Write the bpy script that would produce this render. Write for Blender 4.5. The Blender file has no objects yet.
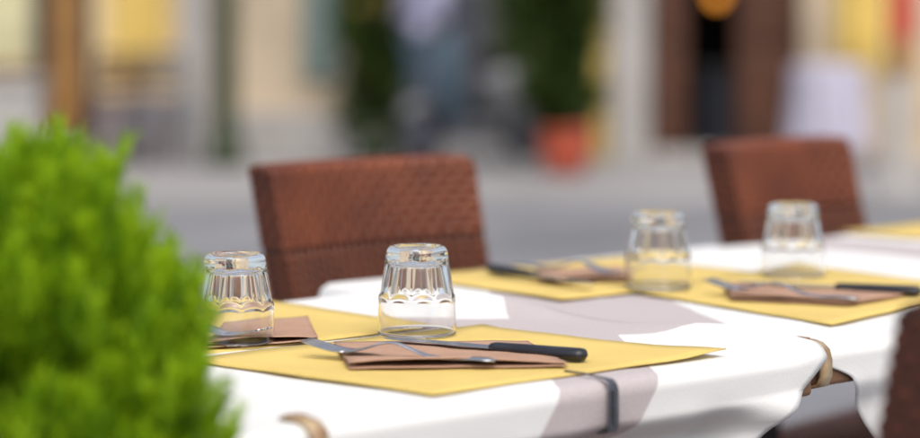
import bpy, bmesh, math, random
import numpy as np
from mathutils import Vector, Matrix
R = math.radians
random.seed(7); rng = np.random.default_rng(7)
sc = bpy.context.scene
COL = sc.collection

# ------------------------------------------------------------------ camera
F, YH, CAMZ, TZ, PZ = 2350.0, 20.0, 1.04, 0.7315, 0.74      # focal length in photo pixels, horizon row, heights
cam = bpy.data.cameras.new('camera'); camo = bpy.data.objects.new('camera', cam); COL.objects.link(camo)
camo.location = (0, 0, CAMZ); camo.rotation_euler = (R(90), 0, 0)
cam.sensor_width = 36; cam.lens = F / 920 * 36
cam.shift_y = -(219 - YH) / 920
cam.clip_start = 0.05; cam.clip_end = 2000
cam.dof.use_dof = True; cam.dof.focus_distance = 2.16; cam.dof.aperture_fstop = 2.25
cam.dof.aperture_blades = 9
sc.camera = camo
# ------------------------------------------------------------------ sky, sun, exposure
SUN_EL, SUN_AZ = 58, 165                         # azimuth clockwise from +Y: behind the camera, to the right
w = bpy.data.worlds.new('World'); sc.world = w; w.use_nodes = True
nt = w.node_tree; nt.nodes.clear()
sky = nt.nodes.new('ShaderNodeTexSky'); sky.sky_type = 'NISHITA'; sky.sun_disc = False
sky.sun_elevation = R(SUN_EL); sky.sun_rotation = R(SUN_AZ); sky.dust_density = 4.0; sky.ozone_density = 0.6; sky.air_density = 1.0
bg = nt.nodes.new('ShaderNodeBackground'); bg.inputs[1].default_value = 0.15
wo = nt.nodes.new('ShaderNodeOutputWorld')
hs = nt.nodes.new('ShaderNodeHueSaturation'); hs.inputs['Saturation'].default_value = 0.55   # thin high cloud
nt.links.new(sky.outputs[0], hs.inputs['Color']); nt.links.new(hs.outputs[0], bg.inputs[0]); nt.links.new(bg.outputs[0], wo.inputs[0])
sun = bpy.data.lights.new('sun', 'SUN'); sun.energy = 1.05; sun.angle = R(60); sun.color = (1, 0.92, 0.81)
suno = bpy.data.objects.new('sun', sun); COL.objects.link(suno)
a = R(SUN_AZ); e = R(SUN_EL)
sdir = Vector((math.sin(a) * math.cos(e), math.cos(a) * math.cos(e), math.sin(e)))
suno.rotation_euler = (-sdir).to_track_quat('-Z', 'Y').to_euler(); suno.location = (3, -4, 9)
sc.view_settings.view_transform = 'Standard'; sc.view_settings.look = 'None'
sc.view_settings.gamma = 1; sc.view_settings.use_curve_mapping = False
sc.view_settings.exposure = 0.43
sc.render.engine = 'CYCLES'
cy = sc.cycles
cy.use_denoising = True
try: cy.denoiser = 'OPENIMAGEDENOISE'
except Exception: pass
cy.max_bounces = 14; cy.transmission_bounces = 12; cy.glossy_bounces = 6; cy.diffuse_bounces = 4
cy.sample_clamp_indirect = 6

# ------------------------------------------------------------------ helpers
def P(px, py, z=PZ):                              # photo pixel -> point on the horizontal plane at height z
    d = (CAMZ - z) * F / (py - YH)
    return Vector(((px - 460) * d / F, d, z))
def Q(px, py, d):                                 # photo pixel at a known distance
    return Vector(((px - 460) * d / F, d, CAMZ - (py - YH) * d / F))

def mat(name, col, rough=0.6, var=0.0, scale=8.0, bump=0.0, bscale=200.0, metal=0.0, spec=0.5, trans=0.0, ior=1.5, col2=None, detail=4):
    m = bpy.data.materials.new(name); m.use_nodes = True
    n = m.node_tree.nodes; l = m.node_tree.links
    b = n['Principled BSDF']
    b.inputs['Base Color'].default_value = (*col, 1); b.inputs['Roughness'].default_value = rough
    b.inputs['Metallic'].default_value = metal; b.inputs['IOR'].default_value = ior
    b.inputs['Specular IOR Level'].default_value = spec; b.inputs['Transmission Weight'].default_value = trans
    tc = n.new('ShaderNodeTexCoord')
    if var > 0 or col2:
        no = n.new('ShaderNodeTexNoise'); no.inputs['Scale'].default_value = scale; no.inputs['Detail'].default_value = detail
        l.new(tc.outputs['Object'], no.inputs['Vector'])
        mx = n.new('ShaderNodeMix'); mx.data_type = 'RGBA'
        c2 = col2 or tuple(max(0, c * (1 - var)) for c in col)
        c1 = col if col2 else tuple(min(1, c * (1 + var)) for c in col)
        mx.inputs[6].default_value = (*c1, 1); mx.inputs[7].default_value = (*c2, 1)
        cr = n.new('ShaderNodeMapRange'); cr.inputs[1].default_value = 0.3; cr.inputs[2].default_value = 0.7
        l.new(no.outputs['Fac'], cr.inputs[0]); l.new(cr.outputs[0], mx.inputs[0]); l.new(mx.outputs[2], b.inputs['Base Color'])
    if bump > 0:
        nb = n.new('ShaderNodeTexNoise'); nb.inputs['Scale'].default_value = bscale; nb.inputs['Detail'].default_value = 3
        l.new(tc.outputs['Object'], nb.inputs['Vector'])
        bp = n.new('ShaderNodeBump'); bp.inputs['Strength'].default_value = bump; bp.inputs['Distance'].default_value = 0.002
        l.new(nb.outputs['Fac'], bp.inputs['Height']); l.new(bp.outputs[0], b.inputs['Normal'])
    return m

def link(name, me, m=None, parent=None, smooth=False, kind=None):
    o = bpy.data.objects.new(name, me); COL.objects.link(o)
    if m is not None and not me.materials: me.materials.append(m)
    if smooth:
        for p in me.polygons: p.use_smooth = True
    if parent is not None: o.parent = parent
    if kind: o['kind'] = kind
    return o
def bmobj(name, bm, m=None, parent=None, smooth=False, kind=None):
    bmesh.ops.recalc_face_normals(bm, faces=bm.faces)
    me = bpy.data.meshes.new(name); bm.to_mesh(me); bm.free()
    return link(name, me, m, parent, smooth, kind)
def tag(o, label, cat, group=None):
    o['label'] = label; o['category'] = cat
    if group: o['group'] = group
    return o
def empty(name, label, cat, loc, rz=0.0, group=None):
    o = bpy.data.objects.new(name, None); COL.objects.link(o); o.empty_display_size = 0.1
    o.location = loc; o.rotation_euler = (0, 0, rz)
    return tag(o, label, cat, group)
def copy_tree(o, parent=None):
    c = o.copy(); COL.objects.link(c); c.parent = parent
    for ch in list(o.children): copy_tree(ch, c)
    return c
def box(bm, x0, x1, y0, y1, z0, z1, bev=0.0):
    r = bmesh.ops.create_cube(bm, size=1)
    M = Matrix.Translation(((x0 + x1) / 2, (y0 + y1) / 2, (z0 + z1) / 2)) @ Matrix.Diagonal((abs(x1 - x0), abs(y1 - y0), abs(z1 - z0), 1))
    bmesh.ops.transform(bm, matrix=M, verts=r['verts'])
    if bev > 0:
        ed = {e for v in r['verts'] for e in v.link_edges}
        bmesh.ops.bevel(bm, geom=list(ed), offset=bev, segments=2, profile=0.5, affect='EDGES')
    return bm
def boxo(name, x0, x1, y0, y1, z0, z1, m, parent=None, bev=0.0, kind=None):
    return bmobj(name, box(bmesh.new(), x0, x1, y0, y1, z0, z1, bev), m, parent, kind=kind)
def tube(bm, pts, rads, n=10, caps=True):
    pts = [Vector(p) for p in pts]; rings = []
    if not hasattr(rads, '__len__'): rads = [rads] * len(pts)
    up = None
    for i, p in enumerate(pts):
        t = (pts[min(i + 1, len(pts) - 1)] - pts[max(i - 1, 0)]).normalized()
        if up is None: up = t.orthogonal().normalized()
        up = (up - t * up.dot(t)).normalized(); s = t.cross(up)
        rings.append([bm.verts.new(p + (up * math.cos(k * 2 * math.pi / n) + s * math.sin(k * 2 * math.pi / n)) * rads[i]) for k in range(n)])
    for A, B in zip(rings, rings[1:]):
        for k in range(n): bm.faces.new((A[k], A[(k + 1) % n], B[(k + 1) % n], B[k]))
    if caps: bm.faces.new(rings[0][::-1]); bm.faces.new(rings[-1])
    return bm
def lathe(bm, prof, n=32, cap=True):
    rings = [[bm.verts.new((r * math.cos(k * 2 * math.pi / n), r * math.sin(k * 2 * math.pi / n), z)) for k in range(n)] for r, z in prof]
    for A, B in zip(rings, rings[1:]):
        for k in range(n): bm.faces.new((A[k], A[(k + 1) % n], B[(k + 1) % n], B[k]))
    if cap: bm.faces.new(rings[0][::-1]); bm.faces.new(rings[-1])
    return bm
def sstep(a, b, x):
    t = min(1, max(0, (x - a) / (b - a))); return t * t * (3 - 2 * t)
def wob(x, y, s=1.0):                             # smooth wrinkle field, about -1..1
    return (math.sin(7.3 * s * x + 3.1 * s * y + 1.3) + math.sin(-4.7 * s * x + 9.1 * s * y + .4) + math.sin(13.7 * s * x - 6.3 * s * y + 2.2) * .6) / 2.6

# ------------------------------------------------------------------ materials
M = {}
M['ground'] = mat('asphalt', (.185, .188, .205), .8, .34, .7, .25, 40)
M['pavement'] = mat('pale_paving', (.285, .28, .285), .8, .15, 1.1, .25, 40)
M['wood'] = mat('table_wood', (.18, .09, .045), .5, .3, 12)
M['iron'] = mat('dark_metal', (.022, .017, .016), .45, .2, 30, metal=.3)
M['steel'] = mat('cutlery_steel', (.50, .51, .55), .26, metal=1)
M['clipsteel'] = mat('clip_steel', (.17, .175, .20), .35, .2, 80, metal=.85)
M['blackplastic'] = mat('black_handle', (.014, .015, .022), .38, .2, 60, .05, 900)
M['mat'] = mat('yellow_paper', (.68, .50, .15), .8, .08, 7, .45, 420)
M['napkin'] = mat('brown_paper_napkin', (.44, .265, .180), .88, .08, 25, .5, 600)
M['amber'] = mat('amber_plastic', (.58, .45, .27), .35, col2=(.25, .13, .06), scale=40)
M['terracotta'] = mat('terracotta', (.42, .075, .035), .8, .15, 9)
M['soil'] = mat('soil', (.03, .02, .014), .95, .4, 30)
M['bark'] = mat('bark', (.09, .055, .035), .9, .3, 40, .4, 90)
M['stone'] = mat('pale_stone', (.42, .40, .385), .8, .12, 2.5, .2, 40)
M['cream'] = mat('cream_plaster', (.74, .57, .32), .85, .16, 1.2, .2, 40)
M['pinkplaster'] = mat('pinkish_plaster', (.56, .455, .33), .85, .18, 1.5, .2, 40)
M['yellow'] = mat('yellow_paint', (.74, .53, .14), .6, .06, 3)
M['ochre'] = mat('orange_wood', (.34, .17, .045), .55, .25, 5)
M['brownwood'] = mat('brown_wood', (.085, .028, .011), .5, .3, 5)
M['dark'] = mat('dark_paint', (.02, .02, .022), .6, .3, 5)
M['greenpaint'] = mat('dark_green_paint', (.035, .05, .022), .5, .2, 6)
M['teal'] = mat('teal_shutter', (.20, .27, .25), .6, .1, 4)
M['plinth'] = mat('grey_plinth', (.24, .22, .23), .85, .15, 3)
M['greywall'] = mat('grey_wall', (.12, .125, .12), .85, .15, 2)
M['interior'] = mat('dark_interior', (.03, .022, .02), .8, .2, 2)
M['whitecloth_far'] = mat('white_far_cloth', (.46, .44, .54), .85, .1, 5)
M['red'] = mat('red_paint', (.50, .06, .03), .5, .1, 4)
M['greybody'] = mat('grey_scooter_paint', (.16, .165, .18), .3, .1, 4)
M['bluepanel'] = mat('blue_scooter_paint', (.095, .15, .20), .3, .1, 4)
M['rubber'] = mat('rubber', (.02, .02, .02), .8, .2, 20)
M['lavender'] = mat('pale_screen', (.42, .42, .60), .25, .05, 4)
M['bluegrey'] = mat('blue_grey_metal', (.10, .11, .15), .5, .2, 9)
M['posterpale'] = mat('pale_green_poster', (.50, .47, .28), .6, .25, 2.5)

def glass_mat():
    m = bpy.data.materials.new('clear_glass'); m.use_nodes = True
    b = m.node_tree.nodes['Principled BSDF']
    b.inputs['Base Color'].default_value = (.985, .99, .99, 1); b.inputs['Roughness'].default_value = 0.035
    b.inputs['Transmission Weight'].default_value = 1; b.inputs['IOR'].default_value = 1.5
    return m
M['glass'] = glass_mat()

def rattan_mat():
    m = mat('rattan', (.205, .050, .015), .36, spec=.4, col2=(.12, .027, .009), scale=14, detail=6)
    n = m.node_tree.nodes; l = m.node_tree.links
    return m
M['rattan'] = rattan_mat()
M['rattanlow'] = mat('darker_rattan', (.150, .040, .013), .4, spec=.35, col2=(.09, .022, .008), scale=14, detail=6)  # darker tone of the rattan, for the lower rows and the stakes
M['rattandark'] = mat('rattan_core', (.035, .012, .008), .7)

def foliage_mat(name, c1, c2, trans=.35):
    m = bpy.data.materials.new(name); m.use_nodes = True
    n = m.node_tree.nodes; l = m.node_tree.links; n.remove(n['Principled BSDF'])
    at = n.new('ShaderNodeAttribute'); at.attribute_name = 'tint'
    mx = n.new('ShaderNodeMix'); mx.data_type = 'RGBA'; mx.inputs[6].default_value = (*c1, 1); mx.inputs[7].default_value = (*c2, 1)
    l.new(at.outputs['Fac'], mx.inputs[0])
    d = n.new('ShaderNodeBsdfDiffuse'); t = n.new('ShaderNodeBsdfTranslucent'); g = n.new('ShaderNodeBsdfGlossy'); g.inputs['Roughness'].default_value = .45
    l.new(mx.outputs[2], d.inputs[0]); l.new(mx.outputs[2], t.inputs[0])
    s1 = n.new('ShaderNodeMixShader'); s1.inputs[0].default_value = trans; l.new(d.outputs[0], s1.inputs[1]); l.new(t.outputs[0], s1.inputs[2])
    s2 = n.new('ShaderNodeMixShader'); s2.inputs[0].default_value = .015; l.new(s1.outputs[0], s2.inputs[1]); l.new(g.outputs[0], s2.inputs[2])
    l.new(s2.outputs[0], n['Material Output'].inputs[0])
    return m
M['cypress'] = foliage_mat('bright_cypress', (.06, .185, .004), (.40, .60, .010), .26)
M['leaf'] = foliage_mat('dark_leaf', (.025, .05, .012), (.075, .11, .022), .25)

def cloth_mat(name, bands):
    """white cloth with woven taupe bands; bands = list of (nx, ny, c, half) in the cloth's own flat coordinates (UV)"""
    m = bpy.data.materials.new(name); m.use_nodes = True
    n = m.node_tree.nodes; l = m.node_tree.links; b = n['Principled BSDF']
    uv = n.new('ShaderNodeUVMap'); uv.uv_map = 'flat'
    sep = n.new('ShaderNodeSeparateXYZ'); l.new(uv.outputs[0], sep.inputs[0])
    def mth(op, A, B=None):
        k = n.new('ShaderNodeMath'); k.operation = op
        for i, v in enumerate((A, B)):
            if v is None: continue
            if isinstance(v, (int, float)): k.inputs[i].default_value = v
            else: l.new(v, k.inputs[i])
        return k.outputs[0]
    tot = None
    for polys in bands:                           # each band: list of half planes  nx*a + ny*b < c
        f = None
        for nx, ny, c in polys:
            s = mth('ADD', mth('MULTIPLY', sep.outputs[0], nx), mth('MULTIPLY', sep.outputs[1], ny))
            g = mth('LESS_THAN', s, c)
            f = g if f is None else mth('MULTIPLY', f, g)
        tot = f if tot is None else mth('MAXIMUM', tot, f)
    mx = n.new('ShaderNodeMix'); mx.data_type = 'RGBA'
    mx.inputs[6].default_value = (.73, .73, .72, 1)
    # taupe thread: fine two-tone weave
    wv = n.new('ShaderNodeTexNoise'); wv.inputs['Scale'].default_value = 320; wv.inputs['Detail'].default_value = 3
    l.new(uv.outputs[0], wv.inputs['Vector'])
    mt = n.new('ShaderNodeMix'); mt.data_type = 'RGBA'; mt.inputs[6].default_value = (.40, .35, .35, 1); mt.inputs[7].default_value = (.56, .505, .51, 1)
    l.new(wv.outputs['Fac'], mt.inputs[0]); l.new(mt.outputs[2], mx.inputs[7])
    if tot is not None: l.new(tot, mx.inputs[0])
    else: mx.inputs[0].default_value = 0
    l.new(mx.outputs[2], b.inputs['Base Color']); b.inputs['Roughness'].default_value = .9; b.inputs['Specular IOR Level'].default_value = .15
    bp = n.new('ShaderNodeBump'); bp.inputs['Strength'].default_value = .28; bp.inputs['Distance'].default_value = .0008
    l.new(wv.outputs['Fac'], bp.inputs['Height']); l.new(bp.outputs[0], b.inputs['Normal'])
    return m

# ------------------------------------------------------------------ ground
bm = bmesh.new(); bmesh.ops.create_grid(bm, x_segments=2, y_segments=2, size=400)
g = bmobj('ground', bm, M['ground']); g['kind'] = 'structure'
bm = bmesh.new(); bmesh.ops.create_grid(bm, x_segments=24, y_segments=6, size=1)
for v in bm.verts: v.co = (v.co.x * 30, 13.3 + (v.co.y + 1) * 9, .004)
g = bmobj('pavement', bm, M['pavement']); g['kind'] = 'structure'

# ------------------------------------------------------------------ table frame: u along the row of tables, v across them
O = Vector((.1274, 1.97, 0)); ROT = R(42)
UX = Vector((math.cos(ROT), math.sin(ROT), 0)); VX = Vector((-math.sin(ROT), math.cos(ROT), 0))
def T(u, v, z=TZ): return O + UX * u + VX * v + Vector((0, 0, z))
def toUV(p):
    r = Vector((p[0], p[1], 0)) - O; return r.dot(UX), r.dot(VX)

TOPTH = .031
def make_table(u0, u1, v0, v1, label, group):
    c = T((u0 + u1) / 2, (v0 + v1) / 2, 0)
    t = empty('cafe_table', label, 'table', c, ROT, group)
    hx, hy = (u1 - u0) / 2, (v1 - v0) / 2
    zt = TZ - .004
    boxo('table_top', -hx, hx, -hy, hy, zt - TOPTH, zt, M['wood'], t, .004)
    boxo('mounting_plate', -.15, .15, -.15, .15, zt - TOPTH - .012, zt - TOPTH - .001, M['iron'], t)
    boxo('pedestal', -.026, .026, -.026, .026, .05, zt - TOPTH - .0125, M['iron'], t, .004)
    for k in range(4):
        a_ = R(45 + 90 * k); dx, dy = math.cos(a_), math.sin(a_)
        b = tube(bmesh.new(), [(dx * .02, dy * .02, .06), (dx * .18, dy * .18, .045), (dx * .32, dy * .32, .022)], [.024, .020, .016], 8)
        lg = bmobj('foot_bar', b, M['iron'], t, True)
        f = lathe(bmesh.new(), [(.017, 0), (.018, .004), (.016, .02)], 12)
        fo = bmobj('foot', f, M['rubber'], lg, True); fo.location = (dx * .31, dy * .31, 0)
    return t
TB = [(-.42, .262, 0, .645), (.300, .955, .028, .765), (.966, 1.65, .02, .75)]
make_table(*TB[0], 'square cafe table by the green cypress, under the cloth with a steel clip', 'tables in a row')
make_table(*TB[1], 'square cafe table in the middle of the row, between the other two tables', 'tables in a row')
make_table(*TB[2], 'square cafe table at the far end of the row from the green cypress', 'tables in a row')

def crease(x, y):                                 # ironed fold lines of the cloth
    return max(.0013 * math.exp(-abs(x - .13) / .004), .0012 * math.exp(-abs(x - .47) / .004), .0012 * math.exp(-abs(y - .36) / .004))
def cloth(name, label, tb, a0, a1, amin_f, amax_f, bfront, bback, tuck, m, lift=0.0, seed=0.0, rightpuff=0.0, flare=None, left_drop=False):
    """sheet over the table: a along u, b across; beyond the table edges it bends over and hangs"""
    u0, u1, v0, v1 = tb
    rad = .011
    bs = list(np.linspace(v0 - bfront, v0 - .05, int(bfront * 130))) + list(np.linspace(v0 - .048, v0 + .03, 30)) + list(np.linspace(v0 + .04, v1 - .02, 46)) + list(np.linspace(v1 - .01, v1 + .03, 12)) + list(np.linspace(v1 + .04, v1 + bback, 12))
    na = 90
    me = bpy.data.meshes.new(name); verts = []; uvs = []; faces = []
    def bend(L):                                   # arc then straight down: returns (outward, drop)
        if L <= 0: return 0.0, 0.0
        q = rad * math.pi / 2
        if L < q: t = L / rad; return rad * math.sin(t), rad * (1 - math.cos(t))
        return rad, rad + L - q
    for b in bs:
        lo = amin_f(max(0, v0 - b), b); hi = amax_f(max(0, v0 - b), max(0, b - v1))
        for i in range(na + 1):
            s = i / na; aa = lo + (hi - lo) * s
            Lf = v0 + rad - b - rad * .0; Lf = (v0 - b) + rad; Lb = (b - v1) + rad
            z = TZ + lift; y = b; x = aa
            wr = wob(aa + seed, b, 1.6) * .0012 + wob(b * 2 + seed, aa * 2, 2.7) * .0006 + crease(aa - u0, b - v0)
            if Lf > 0:
                o, d = bend(Lf); y = v0 + rad - o; z -= d
                fl = flare(aa, d) if flare else 0
                tk = tuck * sstep(TOPTH + .002, TOPTH + .034, d) * (.85 + .25 * wob(aa * 2, seed, 3))
                y += tk - fl - .0025 + (wob(aa * 3 + seed, d * 1.5, 2.4) * .007 + .003 * math.sin(aa * 61 + 3 * wob(aa, d, 3))) * sstep(.015, .09, d)
                z += wr * (1 - sstep(0, .01, d)) + .0012
            elif Lb > 0:
                o, d = bend(Lb); y = v1 - rad + o; z -= d
                y += .003 + wob(aa * 3 + seed, d, 2.0) * .012 * sstep(.02, .2, d)
                z += wr * (1 - sstep(0, .01, d)) + .0012
            else:
                z += wr + .0012 + .0012
            if left_drop and aa < u0 + rad:
                o, d = bend(u0 + rad - aa); x = u0 + rad - o - .003; z -= d
            if rightpuff:
                z += rightpuff * math.exp(-((aa - (hi - .010)) / .020) ** 2) * (0.55 + .45 * math.sin(b * 17 + seed)) * (1 if Lf <= 0 else math.exp(-Lf / .02))
            p = T(x, y, z); verts.append(p); uvs.append((aa, b))
    W = na + 1
    for j in range(len(bs) - 1):
        for i in range(na): faces.append((j * W + i, j * W + i + 1, (j + 1) * W + i + 1, (j + 1) * W + i))
    me.from_pydata([tuple(v) for v in verts], [], faces)
    ul = me.uv_layers.new(name='flat')
    for lp in me.loops: ul.data[lp.index].uv = uvs[lp.vertex_index]
    o = link(name, me, m, smooth=True)
    so = o.modifiers.new('thickness', 'SOLIDIFY'); so.thickness = .0007; so.offset = 0
    return tag(o, label, 'tablecloth', 'tablecloths on the row of tables')

def hp(p, q, keep):
    """half plane in flat cloth coordinates through two photo-plane points, keeping the side of the third"""
    A, B, K = (Vector(toUV(x)) for x in (p, q, keep))
    d = B - A; n = Vector((d.y, -d.x)).normalized(); c = n.dot(A)
    if n.dot(K) > c: n = -n; c = -c
    return (n.x, n.y, c)
# woven bands of the first cloth: one runs away from the camera, one crosses it
w2 = lambda x, y: Vector((x, y, 0))
in1 = w2(.10, 2.2)
band1 = [hp(w2(.079, 1.95), w2(.030, 2.70), in1), hp(w2(.172, 1.95), w2(.125, 2.70), in1)]
in2 = w2(-.1, 2.33)
band2 = [hp(w2(.062, 2.385), w2(-.3, 2.40), in2), hp(w2(.062, 2.27), w2(-.3, 2.285), in2)]
in3 = w2(.15, 2.5)
band3 = [hp(w2(.03, 2.44), w2(.35, 2.28), in3), hp(w2(.30, 2.2), w2(.16, 2.9), in3), hp(w2(.035, 2.69), w2(.02, 2.2), in3)]
M['cloth1'] = cloth_mat('white_cloth_taupe_bands', [band1, band2])
M['cloth2'] = cloth_mat('white_cloth_taupe_patch', [band1, band3])
M['cloth3'] = cloth_mat('white_cloth_plain_end', [[(1, 0, 1.18), (-1, 0, -1.04)]])

c2 = cloth('tablecloth', 'white cloth with a pale taupe patch, on the middle table of the row', TB[1],
           .2, 1, lambda f, b: .290 + .062 * sstep(-.001, .03, f) + .80 * max(0, f - .03) - .12 * sstep(.60, .68, b),
           lambda f, b: .962, .26, .11, .018, M['cloth2'], .0, 3.1,
           flare=lambda a, d: .012 * sstep(.40, .30, a) * sstep(.02, .1, d), left_drop=True)
c3 = cloth('tablecloth', 'white cloth at the row end farthest from the green cypress', TB[2],
           .9, 1.7, lambda f, b: .964, lambda f, b: 1.70, .2, .11, .015, M['cloth3'], .0, 5.7)
def amax1(f, b):
    return .280 - (f > 0) * (1.55 * max(0, f - .004) - 2.6 * max(0, f - .004) ** 2)
c1 = cloth('tablecloth', 'white cloth with crossing taupe bands, held by the dark steel clip', TB[0],
           -.5, .28, lambda f, b: -.60, amax1, .22, .16, .045, M['cloth1'], .0025, 0.0, rightpuff=.015,
           flare=lambda a, d: .045 * sstep(.10, .25, a) * sstep(.03, .06, d), left_drop=True)

# ------------------------------------------------------------------ place mats, napkins
def paper(name, label, cat, corners, m, z0, group, n=14, th=.0009, curl=None):
    """paper sheet over four plane points, with a slight curl"""
    c = [Vector(p) for p in corners]; bm = bmesh.new(); g = []
    for j in range(n + 1):
        row = []
        for i in range(n + 1):
            s, t = i / n, j / n
            p = (c[0] * (1 - s) + c[1] * s) * (1 - t) + (c[3] * (1 - s) + c[2] * s) * t
            p.z = z0 + (curl(s, t) if curl else 0) + .0005 * (1 + wob(p.x * 3, p.y * 3, 2))
            row.append(bm.verts.new(p))
        g.append(row)
    for j in range(n):
        for i in range(n): bm.faces.new((g[j][i], g[j][i + 1], g[j + 1][i + 1], g[j + 1][i]))
    o = bmobj(name, bm, m, smooth=True)
    for p in o.data.polygons:
        if p.normal.z < 0: p.flip()
    so = o.modifiers.new('thickness', 'SOLIDIFY'); so.thickness = th; so.offset = -1
    return tag(o, label, cat, group)
ZM = TZ + .0080
def rectuv(uc, vc, wu, wv, rot):
    r = R(rot); out = []
    for sx, sy in ((-1, -1), (1, -1), (1, 1), (-1, 1)):
        x, y = sx * wu / 2, sy * wv / 2
        out.append(T(uc + x * math.cos(r) - y * math.sin(r), vc + x * math.sin(r) + y * math.cos(r)))
    return out
G = 'paper place mats on the tables'
def ccurl(s, t, k=.004): return k * (sstep(.8, 1.0, s) * sstep(.35, 0, t)) + .002 * sstep(.9, 1, t)
A, B, C = P(433, 394), P(726, 353), P(483, 326); D = A + C - B
paper('place_mat', 'yellow paper place mat beside the dark steel tablecloth clip', 'place mat', [A, B, C, D], M['mat'], ZM, G, curl=ccurl)
m2 = rectuv(-.06, .49, .36, .275, 1)
paper('place_mat', 'yellow paper place mat on the table edge nearest the green cypress', 'place mat', m2, M['mat'], ZM - .0015, G, curl=lambda s, t: .002 * t)
A3, B3, C3 = P(832, 322), P(940, 300), P(618, 287)
e1 = (B3 - A3).normalized() * .36
m3 = [A3, A3 + e1, A3 + e1 + (C3 - A3).normalized() * .33, A3 + (C3 - A3).normalized() * .33]
paper('place_mat', 'yellow paper place mat on the middle table, near the amber corner clip', 'place mat', m3, M['mat'], ZM - .002, G, curl=lambda s, t: .002 * s)
m4 = rectuv(.56, .575, .36, .29, -3)
paper('place_mat', 'yellow paper place mat in front of the wicker chair at the middle table', 'place mat', m4, M['mat'], ZM - .002, G)
m5 = rectuv(1.42, .615, .36, .29, 2)
paper('place_mat', 'yellow paper place mat on the table at the far end of the row', 'place mat', m5, M['mat'], ZM - .002, G)

def napkin(label, pts, z0, lift=.0050):
    """folded napkin: a slightly open stack of two leaves, its front fold bulging up"""
    t = empty('napkin', label, 'napkin', sum((Vector(p) for p in pts), Vector()) / 4, 0, 'brown napkins under the cutlery')
    base = t.location.copy(); t.location.z = z0
    for k, nm in ((0, 'lower_leaf'), (1, 'upper_leaf')):
        c = [Vector(p) for p in pts]; bm = bmesh.new(); n = 16; g = []
        for j in range(n + 1):
            row = []
            for i in range(n + 1):
                s, tt = i / n, j / n
                p = (c[0] * (1 - s) + c[1] * s) * (1 - tt) + (c[3] * (1 - s) + c[2] * s) * tt
                front = sstep(.42, 0, tt)
                h = .0008 + k * (.0022 + lift * front * math.sin(math.pi * min(1, .12 + s * .95)) ** .7) + .0006 * wob(p.x * 4, p.y * 4, 3)
                if k: p = p + (c[3] - c[0]) * (.02 * front)
                row.append(bm.verts.new((p.x - base.x, p.y - base.y, max(.0003, h))))
            g.append(row)
        for j in range(n):
            for i in range(n): bm.faces.new((g[j][i], g[j][i + 1], g[j + 1][i + 1], g[j + 1][i]))
        o = bmobj(nm, bm, M['napkin'], t, True)
        so = o.modifiers.new('thickness', 'SOLIDIFY'); so.thickness = .0008; so.offset = 0
    return t
ZN = ZM + .002
napkin('brown napkin on the mat beside the steel clip, under fork and knife', [P(349, 371), P(568, 369), P(528, 346), P(334, 347)], ZN)
napkin('brown napkin by the tumbler that is partly hidden by green cypress', [P(205, 349), P(318, 342), P(308, 320), P(222, 327)], ZN - .001, .004)
napkin('brown napkin near the amber corner clip, under fork and black knife', [P(731, 300), P(848, 306), P(905, 297), P(722, 285)], ZN - .001, .003)
napkin('brown napkin on the mat in front of the middle wicker chair', [P(540, 283), P(628, 281), P(622, 269), P(536, 272)], ZN - .001, .003)

# ------------------------------------------------------------------ cutlery
def make_fork():
    bm = bmesh.new()
    L = .185
    def prof(s):                                   # height along the fork, s = 0 at the tine tips
        return .003 + .008 * max(0, 1 - s / .045) ** 1.6 + .0105 * math.exp(-((s - .085) / .026) ** 2) + .002 * math.exp(-((s - .17) / .02) ** 2)
    def half(s):
        if s < .062: return .0115 * (1 - .0 * s)
        if s < .085: return .0115 + (.0033 - .0115) * sstep(.062, .085, s)
        return .0033 + .0062 * sstep(.09, .178, s) - .006 * sstep(.178, .1855, s)
    t = {}
    # handle and neck
    hb = bmesh.new(); rows = []
    ss = np.linspace(.042, L, 46)
    for s in ss:
        h = half(s); z = prof(s)
        rows.append([hb.verts.new((s, y, z + dz)) for y, dz in ((-h, 0), (-h * .5, .0011), (h * .5, .0011), (h, 0), (h * .5, -.0011), (-h * .5, -.0011))])
    for A_, B_ in zip(rows, rows[1:]):
        for k in range(6): hb.faces.new((A_[k], A_[(k + 1) % 6], B_[(k + 1) % 6], B_[k]))
    hb.faces.new(rows[0][::-1]); hb.faces.new(rows[-1])
    tines = []
    for q in range(4):
        tb_ = bmesh.new(); yc = (-1.5 + q) * .0064; rows = []
        for s in np.linspace(0, .044, 10):
            wd = .0011 + .0010 * min(1, s / .02); z = prof(s)
            rows.append([tb_.verts.new((s, yc + y, z + dz)) for y, dz in ((-wd, -.0007), (wd, -.0007), (wd, .0007), (-wd, .0007))])
        for A_, B_ in zip(rows, rows[1:]):
            for k in range(4): tb_.faces.new((A_[k], A_[(k + 1) % 4], B_[(k + 1) % 4], B_[k]))
        tb_.faces.new(rows[0][::-1]); tb_.faces.new(rows[-1]); tines.append(tb_)
    return hb, tines
hb, tines = make_fork()
fork0 = empty('fork', '', 'fork', (0, 0, 0), 0, 'forks lying on the napkins')
bmobj('handle', hb, M['steel'], fork0, True)
for tb_ in tines: bmobj('tine', tb_, M['steel'], fork0, True)
def place(proto, first, label, loc, ang, pitch=0.0):
    o = proto if first else copy_tree(proto)
    o.location = loc; o.rotation_euler = (0, pitch, ang); o['label'] = label
    return o
def lay(p_from, p_to, z):                          # start point and heading on the plane
    a_, b_ = Vector(p_from), Vector(p_to); d = b_ - a_
    return Vector((a_.x, a_.y, z)), math.atan2(d.y, d.x)
l, r_ = lay(P(306, 357), P(505, 371), ZN + .0030); place(fork0, True, 'steel fork on the brown napkin beside the dark steel tablecloth clip', l, r_, R(.2))
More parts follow.
